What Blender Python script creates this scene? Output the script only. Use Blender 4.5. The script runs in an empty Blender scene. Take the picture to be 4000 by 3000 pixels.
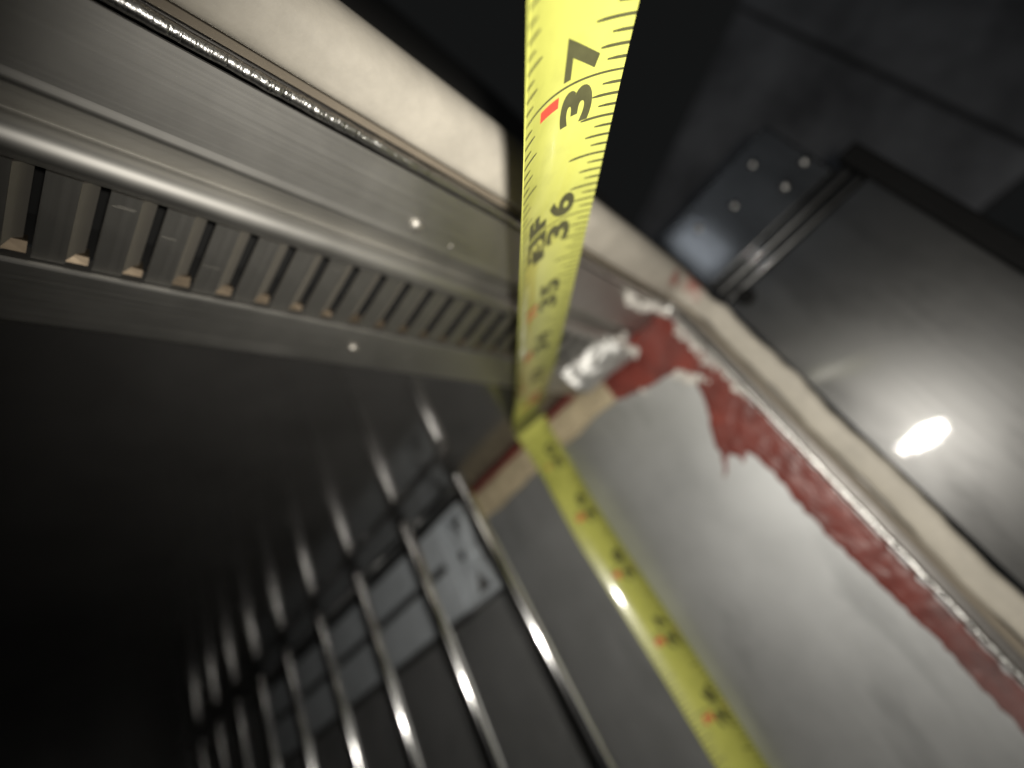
import bpy, bmesh, math, random
from mathutils import Vector, Matrix, noise

random.seed(7)
scene = bpy.context.scene
col = scene.collection
CZ = 0.6965                      # camera height above the cavity floor (m)

def W(x, y, z):                  # millimetres from the lens position -> world metres (floor of the cavity is z = 0)
    return Vector((x * .001, y * .001, z * .001 + CZ))

# ------------------------------------------------------------------ camera
AX = ((0.6489727, -0.60339552, -0.4634094),      # image right
      (0.09140355, 0.6665224, -0.73986032),      # image down
      (0.75530115, 0.43779189, 0.48770733))      # view direction
right, down, fwd = (Vector(a) for a in AX)
cam = bpy.data.cameras.new('camera')
cam.lens = 16.085; cam.sensor_width = 36; cam.sensor_fit = 'HORIZONTAL'
cam.clip_start = .002; cam.clip_end = 20
cam.dof.use_dof = True; cam.dof.focus_distance = .060; cam.dof.aperture_fstop = 7.2
camo = bpy.data.objects.new('camera', cam); col.objects.link(camo)
M = Matrix((right, -down, -fwd)).transposed().to_4x4(); M.translation = W(0, 0, 0)
camo.matrix_world = M
scene.camera = camo

# ------------------------------------------------------------------ world and lamps
world = bpy.data.worlds.new('World'); scene.world = world; world.use_nodes = True
bg = world.node_tree.nodes['Background']
bg.inputs[0].default_value = (.95, 1, 1, 1); bg.inputs[1].default_value = .007

fl = bpy.data.lights.new('phone_flash', 'SPOT')        # the phone's own flash, beside the lens
fl.energy = 1.1; fl.color = (1, .95, .86); fl.shadow_soft_size = .0022
fl.spot_size = math.radians(140); fl.spot_blend = 1.0
flo = bpy.data.objects.new('phone_flash', fl); col.objects.link(flo)
fp = Vector(W(0, 0, 0)) + right * .007 - down * .002 - fwd * .005
aim = (fwd + right * .20 + down * .12).normalized()
flo.location = fp
flo.rotation_euler = (-aim).to_track_quat('Z', 'Y').to_euler()

rl = bpy.data.lights.new('room_lamp', 'AREA'); rl.shape = 'RECTANGLE'; rl.size = .14; rl.size_y = .12
rl.energy = .5; rl.color = (.82, .90, 1)
rlo = bpy.data.objects.new('room_lamp', rl); col.objects.link(rlo)
rlo.location = W(-700, 34, 560)
rlo.rotation_euler = (rlo.location - W(190, 0, 60)).to_track_quat('Z', 'Y').to_euler()

scene.view_settings.view_transform = 'Standard'; scene.view_settings.look = 'None'
scene.view_settings.exposure = 0; scene.view_settings.gamma = 1
scene.cycles.use_denoising = True
scene.cycles.max_bounces = 10; scene.cycles.glossy_bounces = 6
scene.cycles.sample_clamp_indirect = 4.0
scene.cycles.blur_glossy = 0.3

# ------------------------------------------------------------------ materials
def new_mat(name):
    m = bpy.data.materials.new(name); m.use_nodes = True
    nt = m.node_tree; b = nt.nodes['Principled BSDF']
    return m, nt, b

def noise_node(nt, scale, vec_scale=(1, 1, 1), detail=4, rough=.55, rot=(0, 0, 0)):
    tc = nt.nodes.new('ShaderNodeTexCoord'); mp = nt.nodes.new('ShaderNodeMapping')
    mp.inputs['Scale'].default_value = vec_scale; mp.inputs['Rotation'].default_value = rot
    nz = nt.nodes.new('ShaderNodeTexNoise'); nz.inputs['Scale'].default_value = scale
    nz.inputs['Detail'].default_value = detail; nz.inputs['Roughness'].default_value = rough
    nt.links.new(tc.outputs['Object'], mp.inputs[0]); nt.links.new(mp.outputs[0], nz.inputs['Vector'])
    return nz

def ramp(nt, src, stops):
    r = nt.nodes.new('ShaderNodeValToRGB'); e = r.color_ramp.elements
    while len(e) < len(stops): e.new(.5)
    for el, (p, c) in zip(e, stops):
        el.position = p; el.color = (c, c, c, 1) if isinstance(c, (int, float)) else (*c, 1)
    nt.links.new(src, r.inputs[0]); return r

def bump(nt, b, src, strength, dist):
    bp = nt.nodes.new('ShaderNodeBump'); bp.inputs['Strength'].default_value = strength
    bp.inputs['Distance'].default_value = dist
    nt.links.new(src, bp.inputs['Height']); nt.links.new(bp.outputs[0], b.inputs['Normal'])
    return bp

def steel(name, colr, rough, grain, gs=1.0, spread=.12, bmp=.00003, blotch=.25, metallic=1.0, aniso=0, bs=.35):
    m, nt, b = new_mat(name)
    b.inputs['Metallic'].default_value = metallic
    g = noise_node(nt, gs, grain, 3, .6)
    s = noise_node(nt, 28, (1, 1, 1), 5, .6)
    mx = nt.nodes.new('ShaderNodeMath'); mx.operation = 'ADD'
    rr = ramp(nt, g.outputs[0], [(.3, rough - spread / 2), (.7, rough + spread / 2)])
    sm = ramp(nt, s.outputs[0], [(.35, 0), (.7, spread)])
    nt.links.new(rr.outputs[0], mx.inputs[0]); nt.links.new(sm.outputs[0], mx.inputs[1])
    nt.links.new(mx.outputs[0], b.inputs['Roughness'])
    cr = ramp(nt, s.outputs[0], [(.3, tuple(c * (1 - blotch) for c in colr)), (.7, colr)])
    nt.links.new(cr.outputs[0], b.inputs['Base Color'])
    bp = bump(nt, b, g.outputs[0], bs, bmp)
    nt.links.new(bp.outputs[0], b.inputs['Coat Normal'])
    if aniso:
        b.inputs['Anisotropic'].default_value = aniso
    return m

def smudges(m, scale, vs, lo, hi, dark):
    nt = m.node_tree; b = nt.nodes['Principled BSDF']; src = b.inputs['Base Color'].links[0].from_socket
    n = noise_node(nt, scale, vs, 4, .6); rr = ramp(nt, n.outputs[0], [(lo, 1), (hi, dark)])
    mx = nt.nodes.new('ShaderNodeMix'); mx.data_type = 'RGBA'; mx.blend_type = 'MULTIPLY'; mx.inputs[0].default_value = 1
    nt.links.new(src, mx.inputs[6]); nt.links.new(rr.outputs[0], mx.inputs[7]); nt.links.new(mx.outputs[2], b.inputs['Base Color'])

M_vent = steel('brushed_steel_trim', (.52, .51, .485), .48, (8, 1500, 1500), spread=.06, bmp=.000012)
M_slat = steel('slat_steel', (.42, .41, .385), .50, (1500, 20, 1500), spread=.06, bmp=.00001)
M_tab = steel('tab_steel', (.27, .215, .155), .5, (400, 400, 400), spread=.1)  # coppery tone: light bouncing on the tabs is put into the colour
M_fin = steel('fin_steel', (.46, .43, .38), .56, (1500, 20, 1500), spread=.06, bmp=.00001, metallic=.8)  # lighter copy of the slat steel; flash on the fins put into the colour
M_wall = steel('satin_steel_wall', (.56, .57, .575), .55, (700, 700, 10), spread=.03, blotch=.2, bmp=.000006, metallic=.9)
smudges(M_wall, 22, (1, 2.2, .8), .55, .74, .72)
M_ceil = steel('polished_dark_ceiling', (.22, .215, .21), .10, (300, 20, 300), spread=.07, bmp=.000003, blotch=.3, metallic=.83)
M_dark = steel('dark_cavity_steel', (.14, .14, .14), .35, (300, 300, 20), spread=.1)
M_chrome = steel('chrome_wire', (.72, .72, .72), .13, (400, 400, 40), spread=.05, bmp=.00001, blotch=.1)
M_bead = steel('polished_edge_bead', (.80, .79, .77), .26, (1500, 200, 1500), spread=.1, bmp=.00022, blotch=.1, bs=1.0)
M_door = steel('door_steel', (.10, .10, .099), .37, (1300, 1300, 8), spread=.03, blotch=.15, bmp=.00004, bs=.6)
_b = M_door.node_tree.nodes['Principled BSDF']; _b.inputs['Coat Weight'].default_value = .6; _b.inputs['Coat Roughness'].default_value = .05
smudges(M_door, 30, (1, 1.6, .7), .5, .75, .6)
M_flange = steel('frame_flange_steel', (.22, .21, .20), .45, (300, 300, 300), spread=.1)

def simple(name, colr, rough=.6, metallic=0, var=.2, vs=60, bmp=0, spec=.5, col2=None, lo=.35, hi=.7):
    m, nt, b = new_mat(name)
    b.inputs['Roughness'].default_value = rough; b.inputs['Metallic'].default_value = metallic
    b.inputs['Specular IOR Level'].default_value = spec
    n = noise_node(nt, vs, (1, 1, 1), 6, .65)
    r = ramp(nt, n.outputs[0], [(lo, col2 or tuple(c * (1 - var) for c in colr)), (hi, colr)])
    nt.links.new(r.outputs[0], b.inputs['Base Color'])
    if bmp: bump(nt, b, n.outputs[0], .6, bmp)
    return m

M_gasket = simple('beige_rubber', (.49, .455, .39), .6, var=.22, vs=90, bmp=.0004)
def stain(m, spots, colr):
    nt = m.node_tree; b = nt.nodes['Principled BSDF']; src = b.inputs['Base Color'].links[0].from_socket
    tc = nt.nodes.new('ShaderNodeTexCoord'); n = noise_node(nt, 260, (1, 1, 1), 3)
    for (c, rad) in spots:
        d = nt.nodes.new('ShaderNodeVectorMath'); d.operation = 'DISTANCE'; d.inputs[1].default_value = c
        nt.links.new(tc.outputs['Object'], d.inputs[0])
        a = nt.nodes.new('ShaderNodeMath'); a.operation = 'MULTIPLY_ADD'; a.inputs[1].default_value = 1 / rad
        nt.links.new(d.outputs['Value'], a.inputs[0]); nt.links.new(n.outputs[0], a.inputs[2])
        rr = ramp(nt, a.outputs[0], [(.78, .75), (1.0, 0)])
        rr.color_ramp.elements[0].position = .62; rr.color_ramp.elements[1].position = .95
        mx = nt.nodes.new('ShaderNodeMix'); mx.data_type = 'RGBA'
        nt.links.new(rr.outputs[0], mx.inputs[0]); nt.links.new(src, mx.inputs[6]); mx.inputs[7].default_value = (*colr, 1)
        src = mx.outputs[2]
    nt.links.new(src, b.inputs['Base Color'])
stain(M_gasket, [((.0165, -.0035, -.0035), .015), ((.0040, -.0015, -.003), .008)], (.30, .06, .045))
M_lip = simple('brown_rubber_lip', (.20, .17, .13), .6, vs=80)
M_caulk = simple('beige_caulk', (.50, .42, .28), .6, vs=150, bmp=.0009, var=.35)
M_red = simple('red_sealant', (.22, .040, .028), .42, vs=95, bmp=.0006, col2=(.105, .028, .024), lo=.3, hi=.68)
def veil_fade(m):                      # lens-veil haze toward the lower end, put into the sealant's alpha
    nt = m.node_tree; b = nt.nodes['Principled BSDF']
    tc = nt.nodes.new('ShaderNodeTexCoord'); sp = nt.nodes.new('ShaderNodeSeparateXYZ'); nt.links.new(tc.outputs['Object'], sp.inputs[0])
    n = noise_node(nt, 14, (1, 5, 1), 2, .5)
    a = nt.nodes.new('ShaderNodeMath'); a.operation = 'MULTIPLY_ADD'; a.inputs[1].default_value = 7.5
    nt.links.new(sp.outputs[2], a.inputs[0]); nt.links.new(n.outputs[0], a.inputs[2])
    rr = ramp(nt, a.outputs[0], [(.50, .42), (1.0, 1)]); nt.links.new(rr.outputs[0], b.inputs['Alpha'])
M_smear = M_red.copy(); veil_fade(M_smear)
M_white = simple('white_residue', (.74, .71, .66), .6, vs=220, bmp=.0009, var=.35)
M_grey = simple('grey_bracket_plastic', (.50, .54, .58), .45, vs=60, var=.2)
M_black = simple('black_rubber', (.008, .008, .008), .7, vs=60, spec=.1)
M_void = simple('black_duct', (.010, .010, .010), .8, vs=60)
M_fascia = simple('dark_fascia', (.07, .068, .064), .55, vs=40)
M_room = simple('dark_room_panel', (.40, .40, .415), .7, vs=7, var=.7)
M_foil = steel('crumpled_foil', (.70, .70, .68), .55, (250, 250, 250), spread=.1, bmp=.0002, blotch=.15)
M_screw = steel('screw_steel', (.5, .48, .44), .5, (300, 300, 300))
M_rivet = steel('rivet_steel', (.45, .44, .42), .3, (300, 300, 300))

def yellow_mat():
    m, nt, b = new_mat('yellow_tape_blade')
    n = noise_node(nt, 40, (1, 1, 1), 5, .6)
    r = ramp(nt, n.outputs[0], [(.3, (.455, .47, .105)), (.7, (.52, .53, .125))])
    nt.links.new(r.outputs[0], b.inputs['Base Color'])
    b.inputs['Roughness'].default_value = .34
    b.inputs['Coat Weight'].default_value = .9; b.inputs['Coat Roughness'].default_value = .10
    g = noise_node(nt, 900, (1, 1, 1), 3, .6)
    bump(nt, b, g.outputs[0], .15, .00003)
    return m
M_yellow = yellow_mat()
M_ink = simple('black_print', (.08, .08, .036), .5, vs=300, var=.3)
M_redink = simple('red_print', (.62, .07, .045), .5, vs=300, var=.2)
smudges(M_yellow, 130, (1, 1, 1), .5, .78, .82)
M_tapeback = simple('tape_back_paint', (.55, .50, .12), .5)

# ------------------------------------------------------------------ object helpers
def tag(o, label=None, cat=None, group=None, kind=None):
    if label: o['label'] = label
    if cat: o['category'] = cat
    if group: o['group'] = group
    if kind: o['kind'] = kind
    return o

def root(name, loc, label, cat, group=None):
    o = bpy.data.objects.new(name, None); col.objects.link(o); o.location = loc
    o.empty_display_size = .01
    return tag(o, label, cat, group)

def wloc(p):
    v = Vector((0, 0, 0))
    while p: v += p.location; p = p.parent
    return v

def make(name, verts, faces, mat, parent=None, smooth=False, origin=None):
    """one mesh object; verts in world metres"""
    me = bpy.data.meshes.new(name)
    base = wloc(parent) if parent else Vector((0, 0, 0))
    org = Vector(origin) if origin is not None else (base if parent else Vector(verts[0]))
    me.from_pydata([tuple(Vector(v) - org) for v in verts], [], faces)
    me.validate(); me.update()
    bm = bmesh.new(); bm.from_mesh(me); bmesh.ops.recalc_face_normals(bm, faces=bm.faces); bm.to_mesh(me); bm.free()
    me.materials.append(mat)
    if smooth:
        for p in me.polygons: p.use_smooth = True
    o = bpy.data.objects.new(name, me); col.objects.link(o)
    if parent: o.parent = parent
    o.location = org - base
    return o

def smooth_by_angle(o, deg=35, flat=0):
    me = o.data
    for p in me.polygons: p.use_smooth = True
    bm = bmesh.new(); bm.from_mesh(me)
    for e in bm.edges:
        if len(e.link_faces) == 2 and e.calc_face_angle(0) > math.radians(deg): e.smooth = False
    bm.to_mesh(me); bm.free()
    for p in me.polygons:                      # broad flat faces keep their own normal
        if flat and p.area > flat: p.use_smooth = False

def box_vf(x0, x1, y0, y1, z0, z1, k=0):
    v = [W(x, y, z) for x in (x0, x1) for y in (y0, y1) for z in (z0, z1)]
    f = [(0, 1, 3, 2), (4, 6, 7, 5), (0, 4, 5, 1), (2, 3, 7, 6), (0, 2, 6, 4), (1, 5, 7, 3)]
    return v, [tuple(i + k for i in q) for q in f]

def box(name, x0, x1, y0, y1, z0, z1, mat, parent=None, bev=0):
    v, f = box_vf(x0, x1, y0, y1, z0, z1)
    o = make(name, v, f, mat, parent, origin=None if parent else W((x0 + x1) / 2, (y0 + y1) / 2, z0))
    if bev:
        bm = bmesh.new(); bm.from_mesh(o.data)
        bmesh.ops.bevel(bm, geom=bm.edges[:], offset=bev * .001, segments=3, affect='EDGES', profile=.5)
        bm.to_mesh(o.data); bm.free()
        smooth_by_angle(o, 40, 3e-5 if name != 'fold' else 1e-3)
    return o

def tube(path, r, n=14, cap=True):
    """path: world points; returns verts, faces"""
    path = [Vector(p) for p in path]; V = []; F = []
    up = Vector((0.31, .17, .93)).normalized()
    radii = r if isinstance(r, (list, tuple)) else [r] * len(path)
    for i, p in enumerate(path):
        t = (path[min(i + 1, len(path) - 1)] - path[max(i - 1, 0)]).normalized()
        a = t.cross(up).normalized(); b = t.cross(a)
        for k in range(n):
            th = 2 * math.pi * k / n
            V.append(p + (a * math.cos(th) + b * math.sin(th)) * radii[i])
    for i in range(len(path) - 1):
        for k in range(n):
            F.append((i * n + k, i * n + (k + 1) % n, (i + 1) * n + (k + 1) % n, (i + 1) * n + k))
    if cap:
        F.append(tuple(range(n))); F.append(tuple((len(path) - 1) * n + k for k in range(n)))
    return V, F

def capsule_path(p0, p1, r, e=4):
    """path + radii with rounded start (p0)"""
    p0 = Vector(p0); p1 = Vector(p1); t = (p1 - p0).normalized(); P = []; R = []
    for i in range(e):
        a = math.pi / 2 * (i + .15) / e
        P.append(p0 + t * (r - r * math.cos(a))); R.append(r * math.sin(a))
    P.append(p0 + t * r); R.append(r); P.append(p1); R.append(r)
    return P, R

# ------------------------------------------------------------------ the cavity (setting)
CEIL = 82.5; WALL = 168.7
FLOOR = -696.5
def sheet_grid(name, fn, nu, nv, mat, parent=None):
    V = [fn(i / nu, j / nv) for i in range(nu + 1) for j in range(nv + 1)]
    F = [(i * (nv + 1) + j, (i + 1) * (nv + 1) + j, (i + 1) * (nv + 1) + j + 1, i * (nv + 1) + j + 1) for i in range(nu) for j in range(nv)]
    return make(name, V, F, mat, parent, smooth=True)

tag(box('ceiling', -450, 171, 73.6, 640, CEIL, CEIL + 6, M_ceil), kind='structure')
tag(box('right_wall', WALL, WALL + 6, 22.2, 640, FLOOR, CEIL - .05, M_wall), kind='structure')
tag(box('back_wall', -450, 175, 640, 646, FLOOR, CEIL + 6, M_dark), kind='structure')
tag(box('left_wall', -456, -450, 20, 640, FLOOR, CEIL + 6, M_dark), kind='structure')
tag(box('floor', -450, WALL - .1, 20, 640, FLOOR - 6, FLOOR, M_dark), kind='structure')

# ------------------------------------------------------------------ vent trim along the front of the ceiling
X0, X1 = -260, 167.5
vent = root('vent_trim', W(0, 48, 80), 'brushed steel trim strip with a row of vent slots under the ceiling edge', 'vent trim')

def extrude_profile(name, prof, mat, parent, thick=.7, nx=1, up=True, x0=X0, x1=X1, deg=30):
    n = len(prof); top = [(y, z + thick) for y, z in reversed(prof)]
    loop = prof + top; m = len(loop); V = []; F = []
    for i in range(nx + 1):
        x = x0 + (x1 - x0) * i / nx
        V += [W(x, y, z) for y, z in loop]
    for i in range(nx):
        for k in range(m):
            F.append((i * m + k, i * m + (k + 1) % m, (i + 1) * m + (k + 1) % m, (i + 1) * m + k))
    F += [tuple(range(m)), tuple(nx * m + k for k in range(m))]
    o = make(name, V, F, mat, parent); smooth_by_angle(o, deg, (x1 - x0) * .001 * .0023)
    return o

def arc(cy, cz, r, a0, a1, n):
    return [(cy + r * math.cos(math.radians(a0 + (a1 - a0) * i / n)), cz + r * math.sin(math.radians(a0 + (a1 - a0) * i / n))) for i in range(n + 1)]

prof = [(22.7, 81.6), (22.7, 80.0), (33.9, 80.0), (34.3, 79.96), (34.8, 79.86), (35.2, 79.84), (35.6, 79.92), (36.0, 80.2), (37.0, 81.0), (40.2, 83.0)] + arc(43.3, 82.3, 3.0, 172, 285, 16) + [(45.2, 80.2), (45.8, 81.0), (46.2, 82.0)]
extrude_profile('front_panel', prof, M_vent, vent)
rear = [(61.2, 83.2), (61.3, 80.5), (61.5, 80.1), (61.9, 80.0), (72.8, 80.0)] + arc(72.8, 81.2, 1.2, 280, 350, 4) + [(74.1, 82.0)]
extrude_profile('rear_panel', rear, M_vent, vent)
# dark duct above the slots
v, f = box_vf(X0, X1, 46.4, 60.5, 83.6, 92); f = [q for i, q in enumerate(f) if i != 4]
make('duct', v, f, M_void, vent)
# slats: flat bar bent up into a slanted fin, one mesh shared by all
PITCH = 6.82; A_W = 3.7
def slat_mesh(seed):
    rnd = random.Random(seed); V = []; F = []; MI = []
    def prism(pr, th, y0, y1, mi, dx=0):
        loop = pr + [(x - dx, z + th) for x, z in reversed(pr)]; k = len(V); m = len(loop)
        for y in (y0, y1): V.extend(Vector((x, y, z)) * .001 for x, z in loop)
        for q in range(m): F.append((k + q, k + (q + 1) % m, k + m + (q + 1) % m, k + m + q)); MI.append(mi)
        F.append(tuple(k + q for q in range(m))); F.append(tuple(k + m + q for q in range(m))); MI.extend((mi, mi))
    prism([(0, 80.9), (A_W - .02, 80.9)], .5, 46.0, 60.9, 0)                         # flat bar
    prism([(A_W + .02, 81.0), (A_W + 2.1, 82.6)], .4, 46.2, 60.6, 1, .15)            # slanted fin
    k = len(V)                                                                       # slanted end tab closing the slot
    ta = rnd.uniform(-.35, .35); tb = rnd.uniform(-.25, .25)
    for x, y, z in [(A_W + .05, 58.9 + ta, 81.7 + tb), (A_W + 2.6, 58.9 + ta, 81.7 - tb), (A_W + 2.6, 60.3, 80.9 + tb * .4), (A_W + .05, 60.3, 80.9), (A_W + .05, 58.9, 83.5), (A_W + 2.6, 58.9, 83.5), (A_W + 2.6, 60.3, 83.5), (A_W + .05, 60.3, 83.5)]:
        V.append(Vector((x, y, z)) * .001)
    for f_ in [(0, 1, 2, 3), (4, 7, 6, 5), (0, 4, 5, 1), (1, 5, 6, 2), (2, 6, 7, 3), (3, 7, 4, 0)]: F.append(tuple(k + i for i in f_)); MI.append(2)
    for y in [rnd.uniform(47.5, 57) for _ in range(seed % 3)]:                        # burr lines across the bar
        a = rnd.uniform(.1, 1.2); b = rnd.uniform(2.2, A_W - .1)
        prism([(a, 80.82), (b, 80.82)], .2, y, y + rnd.uniform(.06, .16), 0)
    me = bpy.data.meshes.new('slat'); me.from_pydata([tuple(q) for q in V], [], F)
    me.materials.append(M_slat); me.materials.append(M_fin); me.materials.append(M_tab)
    for p, mi in zip(me.polygons, MI): p.material_index = mi
    bm = bmesh.new(); bm.from_mesh(me); bmesh.ops.recalc_face_normals(bm, faces=bm.faces); bm.to_mesh(me); bm.free()
    return me
sms = [slat_mesh(k) for k in range(5)]
x = 3.2 - 30 * PITCH; q = 0
while x < X1 - 6:
    o = bpy.data.objects.new('slat', sms[q % 5]); col.objects.link(o); o.parent = vent
    o.location = W(x, 0, 0) - vent.location
    x += PITCH; q += 2
# screws
def screw(px, py, pz, r, parent, name='screw', mat=None):
    V = []; F = []; n = 20; rings = [(1.0, 0), (.97, -.35), (.8, -.75), (.5, -1.0), (.2, -1.08)]
    for rr, dz in rings:
        for k in range(n):
            a = 2 * math.pi * k / n
            V.append(W(px + r * rr * math.cos(a), py + r * rr * math.sin(a), pz + dz * r * .7))
    for i in range(len(rings) - 1):
        for k in range(n): F.append((i * n + k, i * n + (k + 1) % n, (i + 1) * n + (k + 1) % n, (i + 1) * n + k))
    F.append(tuple((len(rings) - 1) * n + k for k in range(n))); F.append(tuple(range(n)))
    return make(name, V, F, mat or M_screw, parent, smooth=True)
screw(55.9, 31.6, 80.0, 1.6, vent); screw(59.2, 67.4, 80.0, 1.3, vent)
screw(66.5, 33.0, 80.0, .5, vent)

# ------------------------------------------------------------------ trim that runs round the opening: sweep along top edge, corner, side edge
def sweep_path(rad, x_start=-260, z_end=-330, step=2.0):
    """points (x, z), inward normal (mx, mz), arclength class"""
    P = []; xc = WALL - rad; zc = CEIL - rad
    n = int((xc - x_start) / step)
    for i in range(n + 1): P.append((x_start + (xc - x_start) * i / n, CEIL, 0, -1, 0))
    m = 14
    for i in range(1, m):
        a = math.pi / 2 * (1 - i / m)
        P.append((xc + rad * math.cos(a), zc + rad * math.sin(a), -math.cos(a), -math.sin(a), i / m))
    n = int((zc - z_end) / step)
    for i in range(n + 1): P.append((WALL, zc + (z_end - zc) * i / n, -1, 0, 1))
    return P

def sweep(name, prof_fn, mat, parent, rad=10, deg=40, x_start=-260, z_end=-330, step=2.0):
    P = sweep_path(rad, x_start, z_end, step); V = []; F = []; m = None
    for (px, pz, mx, mz, c) in P:
        pr = prof_fn(px, pz, c); m = len(pr)
        V += [W(px + mx * h, y, pz + mz * h) for y, h in pr]
    for i in range(len(P) - 1):
        for k in range(m): F.append((i * m + k, i * m + (k + 1) % m, (i + 1) * m + (k + 1) % m, (i + 1) * m + k))
    F += [tuple(range(m)), tuple((len(P) - 1) * m + k for k in range(m))]
    o = make(name, V, F, mat, parent); smooth_by_angle(o, deg)
    return o

def nz(x, y=0., z=0.): return noise.noise(Vector((x, y, z)))

gas = root('door_gasket', W(150, 13, 82), 'beige rubber door gasket framing the top and side of the opening', 'gasket')
def gasket_prof(px, pz, c):
    wob = 0
    if c == 1: wob = 1.6 * nz(pz * .045, 3.1) + .8 * nz(pz * .15, 9)
    elif c > 0: wob = c * .5
    yo = (7.0 + .4 * c) + wob
    yi = (18.0 - 2.9 * c) + wob * .8
    top = 4.2 - 1.7 * c + .25 * nz(px * .03, pz * .05, 2)
    R = 5.8 - 3.8 * c
    pr = [(yi + .2, -1.5), (yi + .2, top - 1.6), (yi - .1, top - .7), (yi - .8, top - .15), (yi - 1.8, top)]
    for i in range(8):
        a = math.radians(90 + 90 * i / 7)
        pr.append((yo + R + R * math.cos(a), top - R + R * math.sin(a) ))
    pr.append((yo, -2.2))
    return pr
sweep('seal_bulb', gasket_prof, M_gasket, gas, rad=11, step=1.5)
sweep('seal_lip', lambda px, pz, c: [(18.5 - 2.9 * c, -1.2), (18.5 - 2.9 * c, 2.2 - .6 * c), (19.7 - 2.0 * c, 2.0 - .6 * c), (19.7 - 2.0 * c, -1.2)], M_lip, gas, rad=11)

edge = root('edge_trim', W(150, 21, 81), 'thin shiny rolled metal edge running between gasket and vent strip', 'metal trim')
def bead_prof(px, pz, c):
    w = .16 * nz(px * .12, pz * .12, 5) + .10 * nz(px * .5, pz * .5, 8)
    cy, ch, r = 21.15 + w, (2.2 - 1.2 * c) + w, 1.0 + .12 * nz(px * .3, pz * .3, 1)
    return [(cy + r * math.cos(2 * math.pi * k / 12), ch + r * math.sin(2 * math.pi * k / 12)) for k in range(12)]
sweep('bead', bead_prof, M_bead, edge, rad=6, step=.7, z_end=-200, x_start=-150, deg=60)
sweep('flange', lambda px, pz, c: [(15.0, -2.6), (15.0, -1.9), (22.15, -1.9), (22.15, -2.6)], M_flange, edge, rad=6)

# front of the cabinet above and beside the opening
tag(box('cabinet_fascia', -450, 186, 9.6, 15.2, CEIL + 2.6, CEIL + 190, M_fascia), 'dark fascia above the opening behind the beige gasket', 'fascia')
tag(box('cabinet_side_frame', WALL + 2.6, 186, 9.6, 15.0, FLOOR, CEIL + 2.4, M_fascia), 'dark narrow frame strip between the side gasket and the open door', 'frame strip')

# ------------------------------------------------------------------ open door edge on the right
DX = 190
door = root('open_door', W(DX + 200, -24, FLOOR), 'open steel door seen on its edge with a riveted plate at the top', 'door')
def bxp(name, x0, x1, y0, y1, z0, z1, mat, bev=0): return box(name, x0, x1, y0, y1, z0, z1, mat, door, bev)
bxp('edge_panel', DX, DX + 420, -52, 7.7, FLOOR, 72.0, M_door, .6)
bxp('fold', DX - .6, DX + 418, -51.5, 7.5, 72.2, 76.5, M_door, 1.3)
bxp('fold', DX - .2, DX + 418, -51.8, 7.5, 77.0, 82.5, M_door, 1.6)
bxp('hinge_plate', DX + .6, DX + 418, -49.0, 7.4, 82.7, 117.0, M_door, .8)
bxp('corner_seal', DX + 1.0, DX + 400, -59.5, -52.3, FLOOR, 86.0, M_black, 1.5)
def rivet(y, z, r, name='rivet'):
    V = []; F = []; n = 18; rings = [(1.0, 0), (.97, -.3), (.75, -.7), (.4, -.95), (.1, -1.0)]
    for rr, d in rings:
        for k in range(n):
            a = 2 * math.pi * k / n
            V.append(W(DX + .65 + d * r * .7, y + r * rr * math.cos(a), z + r * rr * math.sin(a)))
    for i in range(len(rings) - 1):
        for k in range(n): F.append((i * n + k, i * n + (k + 1) % n, (i + 1) * n + (k + 1) % n, (i + 1) * n + k))
    F += [tuple(range(n)), tuple((len(rings) - 1) * n + k for k in range(n))]
    make(name, V, F, M_rivet, door, smooth=True)
for y, z in [(-36.1, 108.7), (-36.3, 91.8), (-21.2, 101.7), (-6.6, 106.3), (-46.0, 93.5)]: rivet(y, z, 1.8)
v, f = tube([W(DX - .4, .4, 69.5), W(DX - 1.6, .4, 69.5), W(DX - 1.8, .4, 69.5)], [.0034, .0034, .0022], 20)
make('grommet', v, f, M_black, door, smooth=False)

# dim panels of the room behind the door
bgp = root('background_cabinet', W(620, -300, FLOOR), 'dim grey panel standing in the dark room behind the door', 'cabinet')
def poly_slab(name, x0, x1, yz, mat, parent):
    n = len(yz); V = [W(x0, y, z) for y, z in yz] + [W(x1, y, z) for y, z in yz]
    F = [tuple(range(n)), tuple(range(2 * n - 1, n - 1, -1))] + [(k, (k + 1) % n, n + (k + 1) % n, n + k) for k in range(n)]
    return make(name, V, F, mat, parent)
poly_slab('panel', 600, 620, [(-243, 128), (90, 128), (90, 386), (-243, 518)], M_room, bgp)
poly_slab('panel', 596, 620, [(-800, 128), (-248, 128), (-248, 520), (-800, 738)], M_room, bgp)

# ------------------------------------------------------------------ chrome wire rack near the right wall
RX = 130
rack = root('wire_rack', W(RX, 121, -330), 'chrome wire rack with upright rods beside the right wall', 'wire rack')
P_, R_ = capsule_path(Vector((0, 0, 0)), Vector((0, 0, -.40)), .0029)
rv, rf = tube(P_, R_, 18)
rme = bpy.data.meshes.new('rod'); rme.from_pydata([tuple(q) for q in rv], [], rf); rme.materials.append(M_chrome)
bm = bmesh.new(); bm.from_mesh(rme); bmesh.ops.recalc_face_normals(bm, faces=bm.faces); bm.to_mesh(rme); bm.free()
for p in rme.polygons: p.use_smooth = True
for i, y in enumerate([121, 162.6, 208.7, 254, 298.4, 340, 381, 421, 461]):
    o = bpy.data.objects.new('rod', rme); col.objects.link(o); o.parent = rack
    o.location = W(RX, y, 79.0 if i else 76.0) - rack.location
    o.rotation_euler = (math.radians(-1.2 if i == 0 else random.uniform(-.35, .35)), math.radians(random.uniform(-.3, .3)), random.uniform(0, 6))
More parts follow.
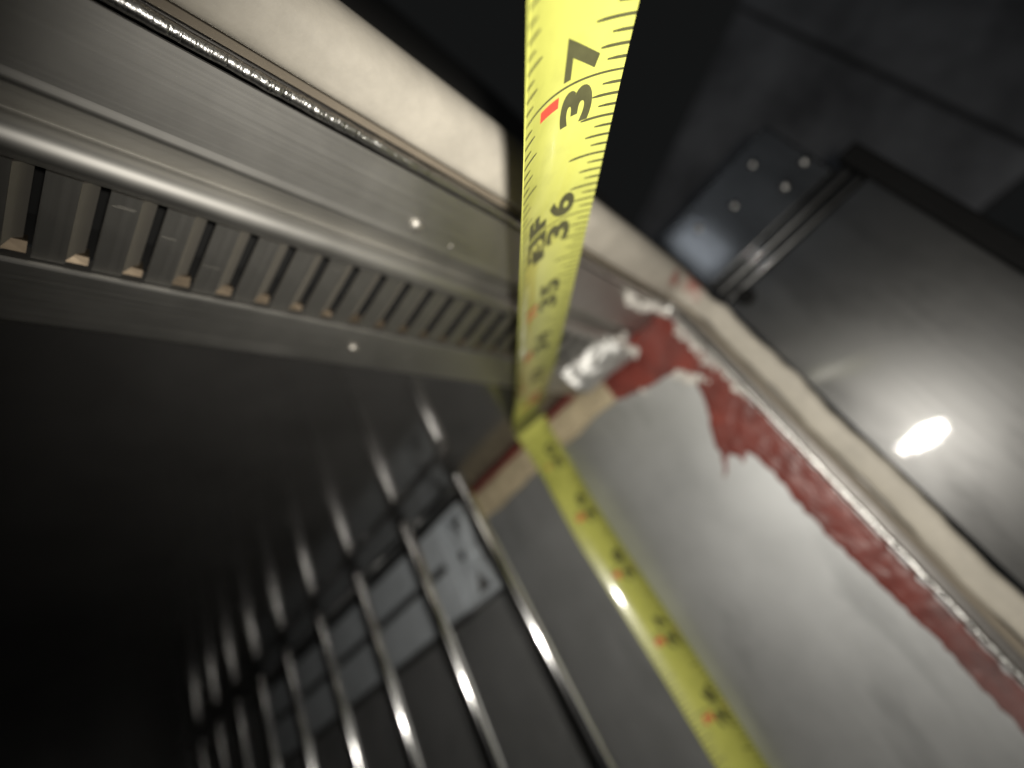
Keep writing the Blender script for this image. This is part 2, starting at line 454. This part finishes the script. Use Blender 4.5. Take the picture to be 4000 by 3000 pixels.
v, f = tube([W(RX + 4.5, 122, 74.5), W(RX + 5.2, 160, 75.0), W(RX + 5.2, 560, 75.0)], .0017, 14)
make('cross_bar', v, f, M_chrome, rack, smooth=True)
v, f = tube([W(RX + 5.5, 118, -300), W(RX + 5.5, 560, -300)], .0024, 14)
make('cross_bar', v, f, M_chrome, rack, smooth=True)

# ------------------------------------------------------------------ grey ribbed bracket on the wall behind the rack
br = root('wall_bracket', W(165, 154, 36), 'light grey ribbed bracket with a cross shaped end behind the wire rods', 'bracket')
box('back_plate', 164.2, 168.6, 177, 420, 34, 80.5, M_flange, br, .6)
box('recess_plate', 166.0, 168.5, 153.6, 176.8, 34.5, 80, M_flange, br)
box('rail', 158.5, 163.7, 176, 419, 61.5, 79.5, M_grey, br, .9)
box('rail', 158.5, 163.7, 180, 419, 36, 57.0, M_grey, br, .9)
def bar(name, y0, z0, y1, z1, w, x0=158.5, x1=168.3):
    d = Vector((y1 - y0, z1 - z0)).normalized(); n = Vector((-d.y, d.x)) * w / 2
    q = [(y0 + n.x, z0 + n.y), (y1 + n.x, z1 + n.y), (y1 - n.x, z1 - n.y), (y0 - n.x, z0 - n.y)]
    return poly_slab(name, x0, x1, q, M_grey, br)
bar('web', 155, 38, 175, 77, 3.0, 158.9); bar('web', 155, 76, 177, 38, 3.0, 159.1); bar('web', 153.4, 36.5, 180, 36.5, 2.6, 158.4)
bar('web', 155, 78.2, 178, 78.2, 2.6, 158.6)
bar('web', 178.5, 37, 176.5, 79, 4.0, 158.2)
v, f = tube([W(157.6, 165, 57), W(168.3, 165, 57)], .0045, 22); make('boss', v, f, M_grey, br)
v, f = tube([W(157.4, 165, 57), W(157.55, 165, 57)], .0022, 18); make('hole', v, f, M_black, br)

# ------------------------------------------------------------------ seam strip and sealants
strip = root('seam_strip', W(167, 100, 70), 'beige caulk strip along the joint of ceiling and wall behind the tape', 'caulk strip')
V = []; F = []; m = 9; ys = [60 + i * 1.2 for i in range(int((152 - 60) / 1.2) + 1)]
for i, y in enumerate(ys):
    t = 1.6 + .9 * nz(y * .12, 4) ; lo = 66.5 + 1.2 * nz(y * .09, 7) ; hi = 79.6 + .5 * nz(y * .2, 2)
    pr = [(WALL + .5, lo), (WALL - t * .6, lo + .3), (WALL - t, lo + 2), (WALL - t - .5 * nz(y * .3, 1), (lo + hi) / 2 - 2), (WALL - t * 1.2 - .6 * nz(y * .25, 6), (lo + hi) / 2 + 2), (WALL - t, hi - 1.5), (WALL - t * .7, hi), (WALL - .2, hi + .3), (WALL + .5, hi)]
    V += [W(px, y, pz) for px, pz in pr]
for i in range(len(ys) - 1):
    for k in range(m): F.append((i * m + k, i * m + (k + 1) % m, (i + 1) * m + (k + 1) % m, (i + 1) * m + k))
F += [tuple(range(m)), tuple((len(ys) - 1) * m + k for k in range(m))]
make('caulk_body', V, F, M_caulk, strip, smooth=True)
pts = [W(WALL - 1.0, y, 81.3 + .3 * nz(y * .2, 3)) for y in range(58, 160, 2)]
v, f = tube(pts, [.0013 + .0004 * nz(i * .5, 8) for i in range(len(pts))], 10)
make('red_bead', v, f, M_red, strip, smooth=True)

def seg_dist(p, a, b):
    ab = b - a; t = max(0, min(1, (p - a).dot(ab) / max(ab.length_squared, 1e-9)))
    return (p - a - ab * t).length
def inside(p, poly):
    c = False; n = len(poly); j = n - 1
    for i in range(n):
        a, b = poly[i], poly[j]
        if (a.y > p.y) != (b.y > p.y) and p.x < (b.x - a.x) * (p.y - a.y) / (b.y - a.y) + a.x: c = not c
        j = i
    return c
def smear(name, yz, mat, cell, h0, h1, edge_w, rough_edge, label, cat, x=WALL):
    poly = [Vector(q) for q in yz]; n = len(poly)
    y0 = min(p.x for p in poly) - 2; y1 = max(p.x for p in poly) + 2
    z0 = min(p.y for p in poly) - 2; z1 = min(max(p.y for p in poly) + 2, CEIL - .2)
    nu = int((y1 - y0) / cell); nv = int((z1 - z0) / cell)
    idx = {}; V = []; F = []
    H = {}
    for i in range(nu + 1):
        for j in range(nv + 1):
            p = Vector((y0 + i * cell, z0 + j * cell))
            q = p + Vector((nz(p.x * .35, p.y * .35, 1), nz(p.x * .35, p.y * .35, 5))) * rough_edge + Vector((nz(p.x * 1.1, p.y * 1.1, 2), nz(p.x * 1.1, p.y * 1.1, 6))) * rough_edge * .18
            s = min(seg_dist(q, poly[k], poly[(k + 1) % n]) for k in range(n))
            if not inside(q, poly): s = -s
            H[i, j] = (p, s)
    def vert(i, j):
        if (i, j) not in idx:
            p, s = H[i, j]
            t = max(0, min(1, s / edge_w)); t = t * t * (3 - 2 * t)
            hh = h0 + (h1 - h0) * (.5 + .5 * nz(p.x * .25, p.y * .25, 9)) + .12 * nz(p.x * 1.3, p.y * .5, 3)
            idx[i, j] = len(V); V.append(W(x - t * hh + (.15 if s < 0 else 0.02), p.x, p.y))
        return idx[i, j]
    for i in range(nu):
        for j in range(nv):
            c = [(i, j), (i + 1, j), (i + 1, j + 1), (i, j + 1)]
            if sum(H[k][1] > 0 for k in c) >= 1:
                F.append(tuple(vert(*k) for k in c))
    o = make(name, V, F, mat, None, smooth=True, origin=W(x, (y0 + y1) / 2, z0))
    return tag(o, label, cat)
red_poly = [(24.5, 82.0), (23.0, 75.9), (22.6, 59.6), (22.5, 41.0), (22.5, 19.7), (22.4, 0.3), (22.6, -15.6), (22.6, -30.2), (22.6, -44.5), (22.6, -75),
            (29.5, -75), (30.2, -40.2), (31.4, -28.7), (33.0, -14.8), (33.6, -1.9), (33.0, 11.1), (33.5, 17.9), (34.8, 21.0), (38.6, 18.6), (38.3, 21.8),
            (39.9, 23.7), (48.2, 16.4), (42.3, 25.4), (41.7, 29.4), (38.9, 34.0), (35.6, 40.6), (33.0, 46.5), (32.4, 52.1), (33.6, 57.3), (38, 59.5), (43.8, 60.3),
            (52.6, 62.8), (60.7, 66.1), (67.2, 67.4), (67.5, 72.5), (64.0, 76.2), (55, 78.4), (47, 80.4), (40, 82.0)]
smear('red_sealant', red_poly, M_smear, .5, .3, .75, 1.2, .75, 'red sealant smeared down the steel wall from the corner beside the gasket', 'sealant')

# white crusts of old sealant
def lumps(name, pts, label, group='white crusts of old sealant', seed=1):
    rnd = random.Random(seed); bm = bmesh.new()
    for (x_, y_, z_, r_) in pts:
        for k in range(3):
            mm = Matrix.Translation(Vector((x_ + rnd.uniform(-.5, .5) * r_, y_ + rnd.uniform(-.8, .8) * r_, z_ + rnd.uniform(-.8, .8) * r_)))
            mm = mm @ Matrix.Rotation(rnd.uniform(0, 3), 4, 'X') @ Matrix.Diagonal((rnd.uniform(.5, .8), rnd.uniform(.6, 1.2), rnd.uniform(.6, 1.2), 1))
            res = bmesh.ops.create_icosphere(bm, subdivisions=3, radius=r_ * rnd.uniform(.6, 1.0), matrix=mm)
            for vv in res['verts']:
                vv.co += Vector((nz(*(vv.co * .7)), nz(*(vv.co * .7 + Vector((9, 0, 0)))), nz(*(vv.co * .7 + Vector((0, 9, 0)))))) * r_ * .55
    V = [W(*vv.co) for vv in bm.verts]; F = [tuple(q.index for q in ff.verts) for ff in bm.faces]; bm.free()
    c = W(*pts[0][:3])
    o = make(name, V, F, M_white, None, smooth=True, origin=c)
    return tag(o, label, 'sealant crust', group)
def trail(pts, n, jit, r0, r1, seed):
    rnd = random.Random(seed); out = []
    for i in range(n):
        u = rnd.random() * (len(pts) - 1); k = min(int(u), len(pts) - 2); w = u - k
        p = [pts[k][c] * (1 - w) + pts[k + 1][c] * w for c in range(3)]
        out.append((p[0] + rnd.uniform(-.2, .2), p[1] + rnd.uniform(-jit, jit), p[2] + rnd.uniform(-jit, jit), rnd.uniform(r0, r1)))
    return out
lumps('sealant_crust', trail([(139, 24.0, 79.6), (146, 26.0, 79.2), (151, 25.8, 79.0), (158, 23.6, 78.8), (165, 22.8, 77.8)], 46, 1.2, .5, 1.5, 2), 'long white crust under the rolled metal edge at the top corner', seed=2)
lumps('sealant_crust', trail([(168.2, 23.4, 72), (168.2, 24.2, 66), (168.2, 24.0, 60), (168.2, 24.0, 55), (168.5, 23.0, 46), (168.6, 22.9, 36)], 56, 1.0, .4, 1.2, 3), 'white crust running down the wall beside the gasket corner', seed=3)
lumps('sealant_crust', trail([(168.3, 35.4, 57), (168.3, 33.0, 52.7), (168.3, 30.4, 50.2), (168.3, 27.6, 49.0)], 40, 1.8, .4, 1.2, 4), 'small white crust across the narrow neck of the red sealant', seed=4)
lumps('sealant_crust', trail([(157.5, 37.2, 79.2), (156.5, 41.5, 79.6), (156.5, 44.6, 78.6), (159, 41.0, 75.5), (164, 40.5, 73.0)], 22, .9, .7, 1.6, 5), 'knobby cream crust on the end of the curled foil clip', seed=5)
lumps('sealant_crust', [(168.2, 49.5, 61.6, .9), (168.3, 48.4, 59.9, .7)], 'tiny pale crumb at the lower edge of the red corner patch', seed=6)

# curled shiny clip in the corner
clip = root('corner_clip', W(158, 52, 74), 'curled shiny metal clip stuck in the red corner beside the tape', 'metal clip')
V = []; F = []; nu, nv = 26, 22
for i in range(nu + 1):
    y = 41 + 23 * i / nu
    for j in range(nv + 1):
        a = math.radians(165 + 150 * j / nv)
        r = 9.6 + 1.3 * nz(y * .22, j * .33) + .5 * nz(y * .7, j * .8, 4) - .9 * math.sin(i / nu * 3.0)
        xx = 158.5 + r * 1.08 * math.cos(a) - .2 * (y - 52); zz = 80.6 + r * .92 * math.sin(a)
        yy = y + (1.3 * nz(j * .35, 2) if i in (0, nu) else 0)
        V.append(W(min(xx, WALL - .3), yy, min(zz, 82)))
for i in range(nu):
    for j in range(nv): F.append((i * (nv + 1) + j, (i + 1) * (nv + 1) + j, (i + 1) * (nv + 1) + j + 1, i * (nv + 1) + j + 1))
o = make('curled_sheet', V, F, M_foil, clip, smooth=True)
md = o.modifiers.new('thickness', 'SOLIDIFY'); md.thickness = .0007

# ------------------------------------------------------------------ measuring tape
tape = root('measuring_tape', W(167.9, 101.5, FLOOR), 'yellow measuring tape bent at the ceiling corner and running out toward the camera', 'measuring tape')
S0 = 29.75; S1 = 32.0
YW = 98.8
b0 = Vector((164.9, YW, 65.5 + (S0 - 30) * 25.4)); b1 = Vector((138.5, 76.4, 77.9)) - Vector((.594, -.781, .19)) * 1.6; t1 = Vector((-.7406, -.6389, -.2058)).normalized()
need = (S1 - S0) * 25.4
def bez(h, u):
    p = [b0, b0 + Vector((0, 0, h)), b1 - t1 * h, b1]
    return p[0] * (1 - u) ** 3 + 3 * p[1] * u * (1 - u) ** 2 + 3 * p[2] * u * u * (1 - u) + p[3] * u ** 3
def blen(h): return sum((bez(h, (i + 1) / 80) - bez(h, i / 80)).length for i in range(80))
lo, hi = 2, 60
for _ in range(40):
    mid = (lo + hi) / 2
    if blen(mid) < need: lo = mid
    else: hi = mid
HB = lo
tab = [0]
for i in range(200): tab.append(tab[-1] + (bez(HB, (i + 1) / 200) - bez(HB, i / 200)).length)
R_W = Vector((0, -1, 0)); R_U = Vector((.594, -.781, .19)).normalized()
def frame(s):
    if s <= S0:
        k_ = max(0, min(1, (s - 26.0) / 3.5)); c = Vector((168.1 - 3.2 * k_ * k_ * (3 - 2 * k_), YW, 65.5 + (s - 30) * 25.4)); t = Vector((0, 0, 1)); r = R_W
        w = max(0, min(1, (S0 - s) / 1.0)); sag = .8 + 2.6 * w
    elif s >= S1:
        c = b1 + t1 * (s - S1) * 25.4; t = t1; r = R_U
        w = max(0, min(1, (s - S1) / 1.2)); sag = .8 + 1.3 * w
    else:
        d = (s - S0) * 25.4 / need * tab[-1]; k = 0
        while k < 199 and tab[k + 1] < d: k += 1
        u = (k + (d - tab[k]) / (tab[k + 1] - tab[k])) / 200
        c = bez(HB, u); t = (bez(HB, min(1, u + .01)) - bez(HB, max(0, u - .01))).normalized()
        w = u * u * (3 - 2 * u); r = R_W.lerp(R_U, w); sag = .8
    r = (r - t * r.dot(t)).normalized(); n = r.cross(t).normalized()
    return c, t, r, n, sag
HW = 8.1
def tape_pt(s, v, off=0.0):
    c, t, r, n, sag = frame(s)
    rad = HW * HW / (2 * sag); h = v * v / (2 * rad)
    nn = (n - r * (v / rad)).normalized()
    return W(*(c + r * v + n * h + nn * off))
sv = [i * .5 for i in range(0, 59)] + [29.5 + i * .06 for i in range(0, 50)] + [32.5 + i * .1 for i in range(0, 82)]
sv = sorted(set(round(q, 3) for q in sv)); NV = 16; V = []; F = []
for s in sv:
    for j in range(NV + 1): V.append(tape_pt(s, -HW + 2 * HW * j / NV))
for i in range(len(sv) - 1):
    for j in range(NV): F.append((i * (NV + 1) + j, i * (NV + 1) + j + 1, (i + 1) * (NV + 1) + j + 1, (i + 1) * (NV + 1) + j))
k0 = len(V)
for s in sv:
    for j in range(NV + 1): V.append(tape_pt(s, -HW + 2 * HW * j / NV, -.16))
n1 = len(sv)
for i in range(n1 - 1):
    for j in range(NV): F.append((k0 + i * (NV + 1) + j, k0 + (i + 1) * (NV + 1) + j, k0 + (i + 1) * (NV + 1) + j + 1, k0 + i * (NV + 1) + j + 1))
    for j in (0, NV): F.append((i * (NV + 1) + j, (i + 1) * (NV + 1) + j, k0 + (i + 1) * (NV + 1) + j, k0 + i * (NV + 1) + j))
blade = make('blade', V, F, M_yellow, tape, smooth=False); smooth_by_angle(blade, 50)

OFF = .045
def stripe(V, F, s, v0, v1, w):
    n = max(2, int(abs(v1 - v0) / .8)); k = len(V); hw = w / 2 / 25.4
    for i in range(n + 1):
        v = v0 + (v1 - v0) * i / n
        ww = hw * (.55 if i == n else 1)
        V.append(tape_pt(s - ww, v, OFF)); V.append(tape_pt(s + ww, v, OFF))
    for i in range(n): F.append((k + 2 * i, k + 2 * i + 2, k + 2 * i + 3, k + 2 * i + 1))
V = []; F = []
for q in range(24 * 16, 40 * 16):
    s = q / 16
    if q % 16 == 0:
        stripe(V, F, s, HW - .02, -HW + .02, .32); continue
    L = 5.6 if q % 8 == 0 else 4.6 if q % 4 == 0 else 3.4 if q % 2 == 0 else 2.3
    LL = 3.9 if q % 8 == 0 else 3.3 if q % 4 == 0 else 2.6 if q % 2 == 0 else 1.8
    stripe(V, F, s, HW - .02, HW - L, .42); stripe(V, F, s, -HW + .02, -HW + LL, .36)
ticks = make('tick_marks', V, F, M_ink, tape); ticks['kind'] = 'stuff'

def glyph(text, size, bold=0.0):
    cu = bpy.data.curves.new('t', 'FONT'); cu.body = text; cu.size = size; cu.offset = bold; cu.resolution_u = 6
    cu.align_x = 'LEFT'
    ob = bpy.data.objects.new('t', cu); col.objects.link(ob)
    dg = bpy.context.evaluated_depsgraph_get(); me = bpy.data.meshes.new_from_object(ob.evaluated_get(dg))
    bpy.data.objects.remove(ob); bpy.data.curves.remove(cu)
    bm = bmesh.new(); bm.from_mesh(me); bpy.data.meshes.remove(me)
    bmesh.ops.triangulate(bm, faces=bm.faces)
    for _ in range(4):
        ed = [e for e in bm.edges if e.calc_length() > .9]
        if not ed: break
        bmesh.ops.subdivide_edges(bm, edges=ed, cuts=1); bmesh.ops.triangulate(bm, faces=bm.faces)
    vs = [(v.co.x, v.co.y) for v in bm.verts]; fs = [tuple(q.index for q in f.verts) for f in bm.faces]
    bm.free(); return vs, fs
def fit(vs, w, h):
    x0 = min(v[0] for v in vs); x1 = max(v[0] for v in vs); y0 = min(v[1] for v in vs); y1 = max(v[1] for v in vs)
    return [((x - x0) / (x1 - x0) * w, (y - y0) / (y1 - y0) * h) for x, y in vs]
def put(name, text, s, v_base, w, h, mat, size=6, bold=.25, off=OFF + .012, slant=0):
    """text reads along +s, its top toward the left edge; s = start of the glyph in inches"""
    vs, fs = glyph(text, size, bold); vs = fit(vs, w, h)
    V = [tape_pt(s + (x + slant * y) / 25.4, v_base - y, off) for x, y in vs]
    return make(name, V, fs, mat, tape)
for inch in range(25, 40):
    a, b = str(inch)[0], str(inch)[1]
    wb = 5.3 if b != '1' else 2.6
    put('numeral', a, inch - 6.1 / 25.4, 4.7, 5.3, 5.0, M_redink if inch == 32 else M_ink)
    put('numeral', b, inch + .7 / 25.4, 4.7, wb, 5.0, M_redink if inch == 32 else M_ink)
    ft = inch % 12
    if ft:
        w = 3.0 if ft not in (1,) else 1.5
        put('foot_numeral', str(ft), inch - (w + .75 + (1.6 if ft > 9 else 0)) / 25.4, -.9, w + (1.6 if ft > 9 else 0), 3.5, M_redink, bold=.28)
# 3F block at the yard mark
def patch(name, pts, mat, off):
    bm = bmesh.new(); vs = [bm.verts.new((x, y, 0)) for x, y in pts]; bm.faces.new(vs)
    bmesh.ops.triangulate(bm, faces=bm.faces)
    for _ in range(5):
        ed = [e for e in bm.edges if e.calc_length() > .9]
        if not ed: break
        bmesh.ops.subdivide_edges(bm, edges=ed, cuts=1); bmesh.ops.triangulate(bm, faces=bm.faces)
    V = [tape_pt(36 + v.co.x / 25.4, v.co.y, off) for v in bm.verts]; F = [tuple(q.index for q in f.verts) for f in bm.faces]; bm.free()
    return make(name, V, F, mat, tape)
patch('foot_tag', [(-8.6, -.6), (-8.6, -3.6), (-6.6, -3.6), (-6.0, -5.6), (-.4, -5.6), (-.4, -.6), (-4.6, -.6), (-6.0, -.9), (-6.8, -.6)], M_ink, OFF + .012)
put('foot_numeral', '3', 36 - 5.4 / 25.4, -1.3, 3.6, 3.6, M_yellow, bold=.12, off=OFF + .03)
put('foot_numeral', 'F', 36 + .7 / 25.4, -.9, 4.2, 4.6, M_ink, bold=.4)
